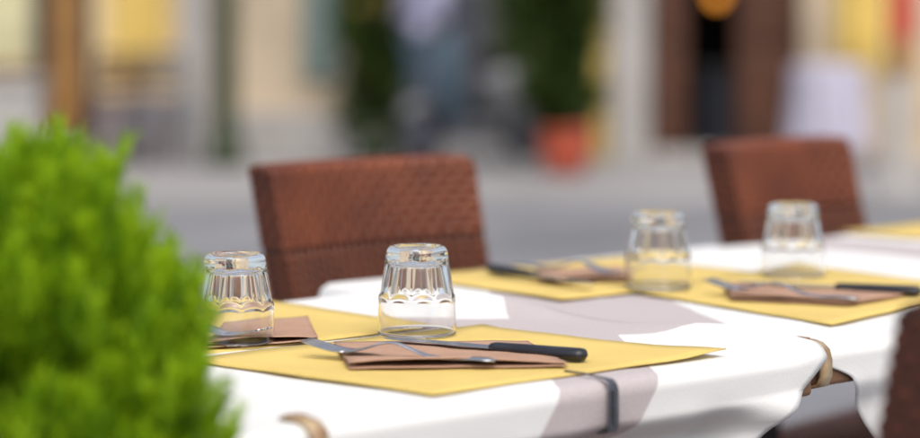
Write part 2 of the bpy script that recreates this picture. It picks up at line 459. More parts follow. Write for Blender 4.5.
l, r_ = lay(P(708, 293), P(850, 305), ZN + .0030); place(fork0, False, 'steel fork on the brown napkin near the amber corner clip', l, r_, R(.5))
l, r_ = lay(P(640, 281), P(545, 273), ZN + .0030); place(fork0, False, 'steel fork on the napkin in front of the middle wicker chair', l, r_, R(.5))
l, r_ = lay(P(266, 346), P(150, 337), ZN + .0035); place(fork0, False, 'steel fork by the tumbler that is partly hidden by green cypress', l, r_, R(.5))

knife0 = empty('knife', '', 'knife', (0, 0, 0), 0, 'black handled knives on the napkins')
kb = bmesh.new(); rows = []
for s in np.linspace(0, .118, 24):
    wl = -.008 * min(1, (s / .02) ** .5 if s > 0 else 0) ; wu_ = .007 * min(1, (s / .035) ** .6 if s > 0 else 0)
    rows.append([kb.verts.new((s, wl - .0004, .0012)), kb.verts.new((s, wu_ + .0004, .0006)), kb.verts.new((s, wu_ + .0004, .0020)), kb.verts.new((s, wl - .0004, .0014))])
for A_, B_ in zip(rows, rows[1:]):
    for k in range(4): kb.faces.new((A_[k], A_[(k + 1) % 4], B_[(k + 1) % 4], B_[k]))
kb.faces.new(rows[0][::-1]); kb.faces.new(rows[-1])
bmobj('blade', kb, M['steel'], knife0)
kb = bmesh.new(); rows = []
for s in np.linspace(0, .096, 26):
    f = s / .096
    end = min(1, math.sqrt(max(0, 1 - ((f - .93) / .07) ** 2)) if f > .93 else 1) * min(1, .72 + f * 6)
    hw = (.0068 + .0016 * math.sin(f * math.pi * 2.2 + 2.6) + .002 * f) * max(.15, end); hh = (.0048 + .0013 * f) * max(.15, end)
    rows.append([kb.verts.new((.112 + s, hw * math.cos(k * math.pi / 6), .0014 + hh * math.sin(k * math.pi / 6))) for k in range(12)])
for A_, B_ in zip(rows, rows[1:]):
    for k in range(12): kb.faces.new((A_[k], A_[(k + 1) % 12], B_[(k + 1) % 12], B_[k]))
kb.faces.new(rows[0][::-1]); kb.faces.new(rows[-1])
bmobj('handle', kb, M['blackplastic'], knife0, True)
l, r_ = lay(P(384, 347), P(571, 362), ZN + .0055); place(knife0, True, 'black handled knife beside the dark steel tablecloth clip', l, r_, R(.4))
l, r_ = lay(P(738, 288), P(901, 296), ZN + .004); place(knife0, False, 'black handled knife on the napkin near the amber corner clip', l, r_, R(.2))
l, r_ = lay(P(594, 290), P(470, 270), ZN + .004); place(knife0, False, 'black handled knife on the mat in front of the middle wicker chair', l, r_, R(.2))

# ------------------------------------------------------------------ tumblers, upside down
def make_glass():
    nT, nf = 160, 10
    H = .0835
    def r_out(z, th):
        # round lower band, scalloped shoulder, fluted body, rounded foot
        ph = (th * nf / (2 * math.pi)) % 1.0
        zb = .0335 + .0024 * math.sin(math.pi * ph)          # scalloped lower limit of each flute
        band = .0376 - .0009 * (z / .034)
        body = .0362 - (.0362 - .0298) * max(0, (z - .034)) / .040
        t = sstep(zb - .0040, zb + .0050, z)
        flute = .0021 * math.sin(math.pi * ph) * sstep(zb, zb + .006, z) * (1 - sstep(.066, .073, z))
        bulge = .0003 * math.exp(-((z - zb + .001) / .0022) ** 2)
        r = band * (1 - t) + (body - flute) * t + bulge
        if z > .0765:
            k = (z - .0765) / (H - .0765); r -= .0042 * (1 - math.sqrt(max(0, 1 - k * k)))
        return r
    zo = [0.0008] + list(np.linspace(.002, .028, 10)) + list(np.linspace(.029, .046, 26)) + list(np.linspace(.0475, .0735, 16)) + list(np.linspace(.0745, H, 12))
    bm = bmesh.new(); rings = []
    def ring(fr, z): return [bm.verts.new((fr(2 * math.pi * k / nT) * math.cos(2 * math.pi * k / nT), fr(2 * math.pi * k / nT) * math.sin(2 * math.pi * k / nT), z)) for k in range(nT)]
    def const(r): return lambda th: r
    # inner surface from cavity top centre down to the rim, then the outside up to the foot
    zin = .0705
    inner = []
    for z in list(np.linspace(0, 1, 26)):
        zz = .0010 + z * (zin - .0010)
        r = .0357 - .0006 * min(1, zz / .034) - (.0351 - .0262) * max(0, zz - .034) / .0365
        if zz > .064: k = (zz - .064) / (zin - .064); r -= .0045 * (1 - math.sqrt(max(0, 1 - min(1, k) ** 2)))
        inner.append((r, zz))
    rings.append(ring(const(.008), zin + .0004)); rings.append(ring(const(.016), zin + .0002))
    for r, zz in inner[::-1]: rings.append(ring(const(r), zz))
    rings.append(ring(const(.0366), .0)) 
    for z in zo: rings.append(ring(lambda th, z=z: r_out(z, th), z))
    rt = r_out(H, 0)
    rings.append(ring(const(rt - .0025), H - .0002)); rings.append(ring(const(rt - .004), H - .0016)); rings.append(ring(const(.012), H - .0022)); 
    for A_, B_ in zip(rings, rings[1:]):
        for k in range(nT): bm.faces.new((A_[k], A_[(k + 1) % nT], B_[(k + 1) % nT], B_[k]))
    bm.faces.new(rings[0][::-1]); bm.faces.new(rings[-1])
    return bm
gl0 = bmobj('tumbler', make_glass(), M['glass'], smooth=True)
GL = [((417, 335), 'clear tumbler upside down beside the knife on the steel clip mat', 1.0, 10),
      ((235, 343), 'clear tumbler upside down, partly hidden by the green cypress', .98, 33),
      ((658, 288), 'clear tumbler upside down by the fork before the middle wicker chair', 1.0, 57),
      ((793, 276), 'clear tumbler upside down behind the napkin near amber corner clip', 1.0, 81)]
for i, ((px, py), lab, s, rz) in enumerate(GL):
    o = gl0 if i == 0 else gl0.copy()
    if i: COL.objects.link(o)
    p = P(px, py); o.location = (p.x, p.y, ZM + .0022); o.scale = (s, s, s); o.rotation_euler = (0, 0, R(rz))
    tag(o, lab, 'glass', 'upside-down tumblers on the tables')

# ------------------------------------------------------------------ tablecloth clips
def steel_clip(u):
    t = empty('tablecloth_clip', 'dark steel strip clip gripping the cloth at the table edge', 'clip', T(u, 0, TZ), ROT)
    w_ = .0055
    pts = [(.050, .0095), (.030, .0098), (.005, .0085), (-.003, .0078), (-.0070, .0050), (-.0078, .0), (-.0080, -.012), (-.0080, -.030), (-.0060, -.0355), (.004, -.0375), (.02, -.0385), (.035, -.0375)]
    bm = bmesh.new(); rows = []
    for i, (y, z) in enumerate(pts):
        a_ = Vector(pts[max(0, i - 1)]); b_ = Vector(pts[min(len(pts) - 1, i + 1)]); d = (b_ - a_).normalized(); n = Vector((-d.y, d.x)) * .0006
        ww = w_ * (.22 if i < 2 else .30 if i == 2 else .7 if i < 5 else 1.0)
        rows.append([bm.verts.new((-ww, y + n.x, z + n.y)), bm.verts.new((ww, y + n.x, z + n.y)), bm.verts.new((ww, y - n.x, z - n.y)), bm.verts.new((-ww, y - n.x, z - n.y))])
    for A_, B_ in zip(rows, rows[1:]):
        for k in range(4): bm.faces.new((A_[k], A_[(k + 1) % 4], B_[(k + 1) % 4], B_[k]))
    bm.faces.new(rows[0][::-1]); bm.faces.new(rows[-1])
    bmobj('spring_strip', bm, M['clipsteel'], t)
    boxo('edge_rib', -w_ * .35, w_ * .35, -.0104, -.0088, -.029, -.001, M['clipsteel'], t, .0004)
    return t
steel_clip(-.006)
def amber_clip(loc, rz, label, k=1.0):
    t = empty('tablecloth_clip', label, 'clip', loc, rz)
    pts = [(.034, .0055), (.024, .0062), (.012, .0062), (.003, .0045), (-.0040, -.0005), (-.0068, -.010), (-.0068, -.024), (-.003, -.033), (.010, -.0365), (.030, -.0360)]
    bm = bmesh.new(); rows = []; w_ = .008
    for i, (y, z) in enumerate(pts):
        a_ = Vector(pts[max(0, i - 1)]); b_ = Vector(pts[min(len(pts) - 1, i + 1)]); d = (b_ - a_).normalized(); n = Vector((-d.y, d.x)) * .0016
        rows.append([bm.verts.new((-w_, y + n.x, z + n.y)), bm.verts.new((w_, y + n.x, z + n.y)), bm.verts.new((w_, y - n.x, z - n.y)), bm.verts.new((-w_, y - n.x, z - n.y))])
    for A_, B_ in zip(rows, rows[1:]):
        for q in range(4): bm.faces.new((A_[q], A_[(q + 1) % 4], B_[(q + 1) % 4], B_[q]))
    bm.faces.new(rows[0][::-1]); bm.faces.new(rows[-1])
    bmobj('clip_body', bm, M['amber'], t, True)
    boxo('grip_ridge', -w_ * .8, w_ * .8, .016, .030, .0076, .0092, M['amber'], t, .0006)
    return t
amber_clip(T(-.318, -.001, TZ + .0015), ROT, 'amber plastic clip on the table edge beside the green cypress')
amber_clip(T(.304, .026, TZ + .001), ROT + R(2), 'amber plastic clip in the gap between two white tablecloths')

# ------------------------------------------------------------------ wicker chairs
def make_chair(label):
    """local: x across, -y towards the sitter's front, +y behind; backrest leans back"""
    t = empty('wicker_chair', label, 'chair', (0, 0, 0), 0, 'brown wicker chairs round the tables')
    W2, ZB, ZTOP, TH = .166, .565, .856, .048
    tilt = math.tan(R(13))
    def S(x, z, off):                              # point on the back panel
        y = .20 + (z - .45) * tilt - .030 * (x / W2) ** 2 + off
        wx = x * (1 + .06 * (z - .45) / .42)
        return (wx, y, z)
    def shell(bm, off, nx, nz, flip):
        g = [[bm.verts.new(S(-W2 + 2 * W2 * i / nx, ZB + (ZTOP - ZB) * j / nz, off)) for i in range(nx + 1)] for j in range(nz + 1)]
        return g
    # dark core that the strands wind over
    bm = bmesh.new(); nx, nz = 20, 12
    f_ = shell(bm, -TH / 2 + .004, nx, nz, 0); b_ = shell(bm, TH / 2 - .004, nx, nz, 1)
    for g in (f_, b_):
        for j in range(nz):
            for i in range(nx): bm.faces.new((g[j][i], g[j][i + 1], g[j + 1][i + 1], g[j + 1][i]))
    for j in range(nz):
        bm.faces.new((f_[j][0], f_[j + 1][0], b_[j + 1][0], b_[j][0])); bm.faces.new((f_[j][nx], f_[j + 1][nx], b_[j + 1][nx], b_[j][nx]))
    for i in range(nx):
        bm.faces.new((f_[0][i], f_[0][i + 1], b_[0][i + 1], b_[0][i])); bm.faces.new((f_[nz][i], f_[nz][i + 1], b_[nz][i + 1], b_[nz][i]))
    bmobj('back_core', bm, M['rattandark'], t)
    # woven strands: weft ribbons run right round the panel, over and under the stakes
    bm = bmesh.new()
    px_, pz = .0124, .0118
    ncol = int(2 * W2 / px_)
    loop = []                                      # perimeter of the section, (x, side) front left->right, then back right->left
    per = 2 * (2 * W2) + 2 * TH
    def sect(q):
        """q in 0..per -> (x, offset, nx, ny)"""
        q = q % per
        if q < 2 * W2: return -W2 + q, -TH / 2, 0, -1
        q -= 2 * W2
        if q < TH: return W2, -TH / 2 + q, 1, 0
        q -= TH
        if q < 2 * W2: return W2 - q, TH / 2, 0, 1
        q -= 2 * W2
        return -W2, TH / 2 - q, -1, 0
    nq = int(round(per / px_ / 2)) * 2
    zsplit = .757
    def ribbon(zc, phase, hz, amp, step=1, sub=4):
        rows = []
        nn = nq * sub
        for k in range(nn):
            q = per * k / nn
            x, off, ax, ay = sect(q)
            s = math.sin(math.pi * (q / (per / nq)) / step + phase)
            d = amp * (.15 + .85 * s) * (.35 if ax else 1.0)
            rr = []
            for dz, dd in ((-hz, -.0012), (0, .0008), (hz, -.0012)):
                v = S(x, zc + dz, off)
                rr.append(bm.verts.new((v[0] + ax * (d + dd), v[1] + ay * (d + dd), v[2])))
            rows.append(rr)
        for k in range(nn):
            A_, B_ = rows[k], rows[(k + 1) % nn]
            for m_ in range(2): bm.faces.new((A_[m_], B_[m_], B_[m_ + 1], A_[m_ + 1]))
    z = ZTOP - .010; r = 0
    while z > zsplit + .004:
        ribbon(z, math.pi * (r % 2), pz * .40, .0030); z -= pz; r += 1
    bmobj('woven_back', bm, M['rattan'], t, True, kind='stuff'); bm = bmesh.new()
    z -= .008                                      # open row where the two weaves meet
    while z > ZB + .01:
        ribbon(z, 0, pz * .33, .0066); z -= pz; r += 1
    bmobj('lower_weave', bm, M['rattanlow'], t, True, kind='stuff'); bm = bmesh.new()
    # stakes: upright round canes between the crossings
    for k in range(nq):
        q = per * (k + .5) / nq; x, off, ax, ay = sect(q)
        sgn = 1
        rows = []
        for j in range(9):
            zz = ZB + .004 + (ZTOP - ZB - .012) * j / 8
            v = Vector(S(x, zz, off)); tx = Vector((-ay, ax, 0)); nrm = Vector((ax, ay, 0))
            rows.append([bm.verts.new(v + tx * -.0032 - nrm * .0014), bm.verts.new(v + nrm * .0010), bm.verts.new(v + tx * .0032 - nrm * .0014)])
        for A_, B_ in zip(rows, rows[1:]):
            for m_ in range(2): bm.faces.new((A_[m_], A_[m_ + 1], B_[m_ + 1], B_[m_]))
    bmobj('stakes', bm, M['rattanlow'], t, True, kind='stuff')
    # braided top border and side borders
    def braid(name, pts, rad, pitch):
        bm = bmesh.new(); L = 0; P_ = [Vector(p) for p in pts]
        cum = [0]
        for a_, b2 in zip(P_, P_[1:]): cum.append(cum[-1] + (b2 - a_).length)
        n = int(cum[-1] / pitch)
        def at(d):
            d = min(max(d, 0), cum[-1])
            for i in range(len(P_) - 1):
                if d <= cum[i + 1] + 1e-9:
                    f = (d - cum[i]) / max(1e-9, cum[i + 1] - cum[i]); return P_[i].lerp(P_[i + 1], f)
            return P_[-1]
        for k in range(n):
            a_, b2 = at(k * pitch - pitch * .45), at(k * pitch + pitch * 1.35)
            mid = (a_ + b2) / 2; d = (b2 - a_).normalized()
            sd = d.cross(Vector((0, 1, 0))) if abs(d.y) < .9 else Vector((1, 0, 0))
            tube(bm, [a_ - sd * rad * .15, mid, b2 + sd * rad * .15], [rad * .8, rad * 1.08, rad * .8], 7)
        return bmobj(name, bm, M['rattan'], t, True, kind='stuff')
    top = [S(-W2 + 2 * W2 * i / 20, ZTOP - .006, 0) for i in range(21)]
    for off in (-TH * .28, TH * .28):
        braid('top_border', [(p[0], p[1] + off, p[2]) for p in top], TH * .205, .012)
    # seat: woven slab with rolled edge
    bm = bmesh.new(); box(bm, -.205, .205, -.225, .205, .405, .445, .012)
    st = bmobj('seat', bm, M['rattandark'], t, True)
    bm = bmesh.new()
    for k in range(38):
        x = -.200 + .4 * k / 37
        rows = []
        for j in range(39):
            y = -.222 + .425 * j / 38; d = .0016 * (1 if (j + k) % 2 else -1)
            rows.append([bm.verts.new((x - .0048, y, .4465 + d)), bm.verts.new((x, y, .4480 + d)), bm.verts.new((x + .0048, y, .4465 + d))])
        for A_, B_ in zip(rows, rows[1:]):
            for m_ in range(2): bm.faces.new((A_[m_], A_[m_ + 1], B_[m_ + 1], B_[m_]))
    bmobj('seat_weave', bm, M['rattan'], st, True, kind='stuff')
    ap = [(-.207, -.227, .415), (.207, -.227, .415), (.207, .207, .415), (-.207, .207, .415), (-.207, -.227, .415)]
    braid('seat_border', ap, .012, .014)
    for sx in (-1, 1):
        for y, yb in ((-.195, -.20), (.175, .235)):
            b = tube(bmesh.new(), [(sx * .185, y, .41), (sx * .188, (y + yb) / 2, .2), (sx * .192, yb, .006)], [.020, .018, .016], 10)
            lg = bmobj('leg', b, M['rattan'], t, True)
            f = lathe(bmesh.new(), [(.017, 0), (.018, .004), (.0175, .012)], 12); fo = bmobj('foot_cap', f, M['rubber'], lg, True)
            fo.location = (sx * .192, yb, 0)
    for sx in (-1, 1):
        bmobj('back_post', tube(bmesh.new(), [(sx * .150, .178, .42), S(sx * .150, .50, 0), S(sx * .150, .60, 0)], .013, 8), M['rattan'], t, True)
        bmobj('stretcher', tube(bmesh.new(), [(sx * .188, -.198, .17), (sx * .188, .213, .17)], .010, 8), M['rattan'], t, True)
    return t
ch0 = make_chair('')
def place_chair(first, u, v, rz, label):
    o = ch0 if first else copy_tree(ch0)
    p = T(u, v, 0); o.location = p; o.rotation_euler = (0, 0, ROT + R(rz)); o['label'] = label
    return o
place_chair(True, .54, .70, 2, 'brown wicker chair at the middle table, behind two tumblers and a mat')
place_chair(False, 1.352, .67, 9, 'brown wicker chair at the far end of the table row')
near = place_chair(False, -.012, -.20, 180, 'dark brown wicker chair at the steel clip side, its back to the camera')

M['rattanbrown'] = mat('dark_brown_rattan', (.13, .040, .024), .42, spec=.3, col2=(.08, .023, .014), scale=60, detail=6)
for ch in near.children_recursive:
    for ms in ch.material_slots:
        if ms.material in (M['rattan'], M['rattanlow']): ms.link = 'OBJECT'; ms.material = M['rattanbrown']
# ------------------------------------------------------------------ clipped cypress in its pot
def blades(name, clumps, m, parent, per, blen, bwid, up=.55, kind=None, seed=1, jit=.35, core=False):
    """clumps: (centre, radius, outward dir, tint); narrow leaf blades spread through each clump"""
    r = np.random.default_rng(seed); V = []; Fc = []; tint = []
    for c, rad, out, tn in clumps:
        n = per
        dirs = r.normal(size=(n, 3)); dirs /= np.linalg.norm(dirs, axis=1)[:, None]
        pos = np.array(c) + dirs * (rad * r.random((n, 1)) ** .5)
        d = np.array(out)[None] * .8 + np.array((0, 0, up))[None] + dirs * .75 + r.normal(size=(n, 3)) * jit
        d /= np.linalg.norm(d, axis=1)[:, None]
        side = np.cross(d, r.normal(size=(n, 3))); side /= np.linalg.norm(side, axis=1)[:, None]
        L = blen * (.6 + .8 * r.random((n, 1))); Wd = bwid * (.7 + .6 * r.random((n, 1)))
        a_ = pos - side * Wd * .5; b_ = pos + side * Wd * .5; mid = pos + d * L * .55; e1 = mid + side * Wd * .6; e2 = mid - side * Wd * .6; tip = pos + d * L
        base = len(V)
        for k in range(n):
            i0 = len(V); V.extend((a_[k], b_[k], e1[k], tip[k], e2[k])); Fc.append((i0, i0 + 1, i0 + 2, i0 + 4)); Fc.append((i0 + 4, i0 + 2, i0 + 3))
            tt = min(1, max(0, tn + r.normal() * .12)); tint.extend((tt,) * 5)
    me = bpy.data.meshes.new(name); me.from_pydata([tuple(v) for v in V], [], Fc)
    at = me.attributes.new('tint', 'FLOAT', 'POINT'); at.data.foreach_set('value', np.array(tint, dtype=np.float32))
    return link(name, me, m, parent, kind=kind)

DS = 1.6
def sq(px, py): q_ = Q(px, py, DS); return q_.x, q_.z
CX = Q(60, 330, DS); pot_c = Vector((CX.x, CX.y, 0)); KS = DS / F
pt = empty('plant_pot', 'terracotta pot that holds the green cypress beside the tables', 'pot', pot_c)
bmobj('pot_body', lathe(bmesh.new(), [(.115, 0), (.12, .004), (.155, .36), (.155, .362), (.140, .362), (.135, .32)], 40, True), M['terracotta'], pt, True)
bmobj('pot_rim', lathe(bmesh.new(), [(.1555, .325), (.170, .328), (.172, .378), (.166, .382), (.148, .382), (.144, .362)], 40, False), M['terracotta'], pt, True)
bmobj('soil', lathe(bmesh.new(), [(.139, .336), (.10, .343), (.03, .347)], 30), M['soil'], pt, True)
SZ = .34
sh = empty('cypress_shrub', 'bright green bushy dwarf cypress shrub standing beside the tables', 'shrub', pot_c + Vector((0, 0, SZ)))
bm = tube(bmesh.new(), [(0, 0, 0), (.005, .003, .2), (-.004, 0, .42), (-.01, 0, .60)], [.016, .013, .009, .004], 8)
rb = random.Random(11); ztop = sq(0, 168)[1] - SZ
clumps = []
for px, py, rp, rv, dy in ((44, 262, 64, 84, .02), (60, 290, 70, 84, -.03), (122, 336, 58, 72, .0), (92, 325, 68, 74, -.02), (52, 380, 106, 108, -.05), (142, 394, 54, 64, -.03), (146, 462, 72, 76, .0), (-48, 335, 86, 116, .02),
                           (60, 550, 145, 136, 0), (96, 365, 78, 80, .04), (20, 640, 150, 150, .0), (100, 650, 140, 150, -.02), (120, 550, 80, 90, -.05)):
    x, z = sq(px, py); c = Vector((x - CX.x, dy, z - SZ)); rx, rz_ = rp * KS, rv * KS
    n = int(34 * (rp * rv) / (86 * 100)) + 7
    for k in range(n):                             # branch tips, each a rounded cluster of sprays
        th = rb.random() * 2 * math.pi; ph = math.acos(rb.uniform(-.8, 1)); q = rb.uniform(.84, 1.0)
        o_ = Vector((math.sin(ph) * math.cos(th), math.sin(ph) * math.sin(th), math.cos(ph)))
        p0 = Vector((c.x + o_.x * rx * q, c.y + o_.y * rx * q, c.z + o_.z * rz_ * q))
        tn = rb.random()
        for m_ in range(7):
            p = p0 + Vector((rb.gauss(0, .009), rb.gauss(0, .009), rb.gauss(0, .012)))
            if p.z < .05 or p.z > ztop: continue
            rr = rb.uniform(.0042, .0068); tn = rb.random()
            lean = (o_ * rb.uniform(.15, .6) + Vector((rb.gauss(0, .12), rb.gauss(0, .12), 1))).normalized()
            for s_ in range(5):                    # each spray is an upright flame-shaped run of tufts
                clumps.append((tuple(p + lean * (.0072 * s_)), rr * (1 - .15 * s_), tuple(lean), min(1, tn * .72 + .07 * s_)))
for k in range(26):
    c = rb.choice(clumps); p = Vector(c[0]); z0 = max(.05, p.z - .12)
    tube(bm, [(0, 0, z0), (p.x * .55, p.y * .55, (z0 + p.z) / 2), tuple(p * .95)], [.006, .004, .0015], 5)
bmobj('trunk', bm, M['bark'], sh, True)
blades('crown', clumps, M['cypress'], sh, 12, .0105, .0010, up=.6, seed=4)

# ------------------------------------------------------------------ far side of the square: shop fronts
D0 = 17.4
def bx(px, d=D0): return (px - 460) * d / F
def bz(py, d=D0): return CAMZ - (py - YH) * d / F
def part(parent, name, px0, px1, z0, z1, d0, d1, m, bev=.004, dref=None):
    dr = dref or D0
    o = boxo(name, bx(px0, dr), bx(px1, dr), d0, d1, z0, z1, m, None, bev)
    o.parent = parent; o.matrix_parent_inverse = Matrix.Translation(-Vector(parent.location))
    return o
lb = empty('shop_building', 'cream plastered building with orange wooden door and grey pilaster', 'building', (bx(100), D0, 0))
part(lb, 'wall', -420, 33, 0, 5.6, D0, D0 + .35, M['pinkplaster'])
part(lb, 'wall', 93.5, 212, 0, 5.6, D0, D0 + .35, M['cream'])
part(lb, 'wall', 212.4, 345, 0, 5.6, D0, D0 + .35, M['pinkplaster'])
part(lb, 'lintel', 33.4, 93.1, 2.25, 5.6, D0 + .003, D0 + .35, M['cream'])
dr = part(lb, 'door', 48, 81, .02, 2.2, D0 + .10, D0 + .15, M['ochre'])
for k in range(3):
    o = part(lb, 'door_panel', 52, 77, .18 + .68 * k, .74 + .68 * k, D0 + .08, D0 + .102, M['ochre'], .01)
part(lb, 'door_frame', 33.5, 47.5, 0, 2.22, D0 + .02, D0 + .2, M['dark']); part(lb, 'door_frame', 81.5, 93.0, 0, 2.22, D0 + .02, D0 + .2, M['dark'])
part(lb, 'door_step', 34, 94, 0, .14, D0 - .35, D0 - .004, M['stone'], .01)
part(lb, 'pilaster', 182, 211, 0, 5.6, D0 - .16, D0 - .002, M['stone'], .01)
part(lb, 'plinth', 94.5, 181, 0, .48, D0 - .05, D0 - .002, M['plinth'], .01)
part(lb, 'plinth', 238, 345, 0, .36, D0 - .05, D0 - .002, M['stone'], .01)
pn = part(lb, 'shutter', 112, 166, .62, 2.5, D0 - .05, D0 - .003, M['yellow'], .006)
for k in range(14):
    o = part(lb, 'slat', 115, 163, .66 + .13 * k, .66 + .13 * k + .10, D0 - .075, D0 - .052, M['yellow'], .006)
part(lb, 'shutter', 302, 338, .60, 2.4, D0 - .05, D0 - .003, M['teal'], .006)
for k in range(13):
    part(lb, 'slat', 304, 336, .64 + .135 * k, .64 + .135 * k + .10, D0 - .075, D0 - .052, M['teal'], .006)
part(lb, 'cornice', -420, 345, 5.6, 5.85, D0 - .25, D0 + .35, M['stone'], .02)
nb = empty('notice_board', 'pale green and cream notice board on the wall by the orange door', 'board', (bx(10), D0 - .05, .72))
part(nb, 'panel', -30, 30, .72, 2.0, D0 - .05, D0 - .004, M['posterpale']); part(nb, 'frame', -33, 33, .69, .718, D0 - .07, D0 - .003, M['ochre'])
tr = empty('stone_trough', 'cream stone planter trough standing by the orange door', 'planter', (bx(5, 16.9), 16.9, 0))
part(tr, 'trough', -40, 42, .05, .58, 16.7, 17.1, M['stone'], .02, 16.9); part(tr, 'foot', -30, -10, 0, .05, 16.75, 17.05, M['plinth'], 0, 16.9); part(tr, 'foot', 15, 35, 0, .05, 16.75, 17.05, M['plinth'], 0, 16.9)
part(tr, 'rim', -43, 45, .58, .63, 16.66, 17.14, M['stone'], .015, 16.9)
dp = empty('lamp_post', 'dark green iron lamp post in front of the cream building', 'lamp post', (bx(226, 16.6), 16.6, 0))
bmobj('pole', lathe(bmesh.new(), [(.105, 0), (.115, .03), (.115, .25), (.095, .30), (.088, .35), (.082, 1.2), (.06, 3.6)], 20), M['greenpaint'], dp, True)
bmobj('base', lathe(bmesh.new(), [(.15, 0), (.15, .10), (.13, .14), (.097, .16)], 20), M['greenpaint'], dp, True)
bmobj('lantern', lathe(bmesh.new(), [(.06, 3.6), (.14, 3.7), (.17, 4.1), (.19, 4.14), (.05, 4.3)], 8), M['greenpaint'], dp)

# recess between the buildings
mb = empty('rear_building', 'grey walled building standing back between the two shops', 'building', (bx(470, 20), 20.2, 0))
def part2(parent, name, px0, px1, z0, z1, d0, d1, m, dref, bev=.004): return part(parent, name, px0, px1, z0, z1, d0, d1, m, bev, dref)
part2(mb, 'wall', 330, 640, 0, 5.4, 20.2, 20.5, M['greywall'], 20.2)
part2(mb, 'doorway', 405, 480, 0, 2.2, 20.14, 20.197, M['bluegrey'], 20.2)
part2(mb, 'awning', 355, 425, 1.12, 1.55, 19.6, 20.19, M['yellow'], 20.2, .03)
part2(mb, 'window', 505, 590, .9, 2.2, 20.15, 20.197, M['dark'], 20.2)

rbd = empty('shop_building', 'shop with pale pilaster, open brown wooden doors and dark inside', 'building', (bx(760), D0, 0))
part(rbd, 'pilaster', 610, 648, 0, 5.4, D0 - .14, D0 + .4, M['stone'], .012)
part(rbd, 'wall', 596, 609.6, 0, 5.4, D0 + .02, D0 + .4, M['yellow'])
part(rbd, 'wall', 802, 1300, 0, 5.4, D0, D0 + .35, M['pinkplaster'])
part(rbd, 'lintel', 648.4, 801.6, 2.5, 5.4, D0 + .003, D0 + .35, M['stone'])
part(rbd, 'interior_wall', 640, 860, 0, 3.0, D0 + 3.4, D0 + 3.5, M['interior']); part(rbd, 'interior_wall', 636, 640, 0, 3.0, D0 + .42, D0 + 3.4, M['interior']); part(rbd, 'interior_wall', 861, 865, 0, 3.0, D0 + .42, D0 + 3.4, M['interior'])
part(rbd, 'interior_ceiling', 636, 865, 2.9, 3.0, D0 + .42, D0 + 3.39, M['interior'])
part(rbd, 'cornice', 596, 1300, 5.4, 5.65, D0 - .22, D0 + .35, M['stone'], .02)
for (p0, p1, m_) in ((652, 688, 'brownwood'), (738, 799, 'brownwood')):
    part(rbd, 'door', p0, p1, .03, 2.45, D0 + .10, D0 + .15, M[m_])
    for k in range(3): part(rbd, 'door_panel', p0 + 5, p1 - 5, .12 + .78 * k, .78 + .78 * k, D0 + .07, D0 + .102, M[m_], .012)
part(rbd, 'door_step', 650, 801, 0, .08, D0 - .3, D0 - .003, M['stone'], .01)
# lamp inside the shop, lit
lp = empty('pendant_lamp', 'lit orange globe lamp hanging inside the dark shop doorway', 'lamp', (bx(717, 18.6), 18.6, bz(-4, 18.6)))
bm = bmesh.new(); bmesh.ops.create_uvsphere(bm, u_segments=20, v_segments=12, radius=.062)
em = bpy.data.materials.new('lamp_glow'); em.use_nodes = True; b_ = em.node_tree.nodes['Principled BSDF']
b_.inputs['Base Color'].default_value = (.8, .4, .1, 1); b_.inputs['Emission Color'].default_value = (1, .36, .05, 1); b_.inputs['Emission Strength'].default_value = 1.4
bmobj('globe', bm, em, lp, True)
bmobj('cord', tube(bmesh.new(), [(0, 0, .06), (0, 0, 2.9 - bz(-4, 18.6))], .008, 6), M['dark'], lp)
bmobj('cap', lathe(bmesh.new(), [(.035, .05), (.03, .07), (.012, .09)], 12), M['dark'], lp)
# counter inside
ct = empty('shop_counter', 'dark grey counter just inside the open shop doorway', 'counter', (bx(735, 18.9), 18.9, 0))
part(ct, 'counter_front', 700, 790, 0, .62, 18.8, 19.2, M['bluegrey'], .01, 18.9); part(ct, 'counter_top', 696, 794, .62, .67, 18.74, 19.24, M['greybody'], .008, 18.9)

# potted plants
def leafy(name, label, loc, h0, h1, rx, n, seed, m='leaf', pot=None, blen=.11, bw=.035, group=None):
    t = empty(name, label, 'plant', loc, 0, group); r = random.Random(seed)
    bm = tube(bmesh.new(), [(0, 0, h0 - .05), (.02, .01, (h0 + h1) / 2), (0, 0, h1)], [.03, .022, .008], 7)
    cl = []
    for k in range(n):
        th = r.random() * 2 * math.pi; q = r.random() ** .5; z = h0 + (h1 - h0) * r.random()
        k_ = rx * (1 - .35 * ((z - h0) / (h1 - h0)) ** 2) * (0.7 + .3 * math.sin(z * 7 + th * 2))
        p = (math.cos(th) * k_ * q, math.sin(th) * k_ * q, z); cl.append((p, .07, (math.cos(th), math.sin(th), .1), r.random()))
        if k % 6 == 0: tube(bm, [(0, 0, z - .1), (p[0] * .6, p[1] * .6, z - .03), p], [.01, .007, .003], 5)
    bmobj('trunk', bm, M['bark'], t, True)
    blades('crown', cl, M[m], t, 14, blen, bw, .2, seed=seed)
    return t
def pot(label, loc, r0, r1, h, m):
    t = empty('plant_pot', label, 'pot', loc)
    bmobj('pot_body', lathe(bmesh.new(), [(r0, 0), (r1, h * .82), (r1 * .9, h * .82)], 28), M[m], t, True)
    bmobj('pot_rim', lathe(bmesh.new(), [(r1 * 1.002, h * .8), (r1 * 1.08, h * .81), (r1 * 1.10, h), (r1 * .95, h), (r1 * .93, h * .86)], 28, False), M[m], t, True)
    bmobj('soil', lathe(bmesh.new(), [(r1 * .9, h * .9), (r1 * .4, h * .92)], 20), M['soil'], t)
    return t
pA = Vector((bx(375, 17), 17.0, 0)); pB = Vector((bx(565, 15.7), 15.7, 0))
pot('dark pot under the narrow dark plant beside the cream building', pA, .14, .18, .32, 'greenpaint')
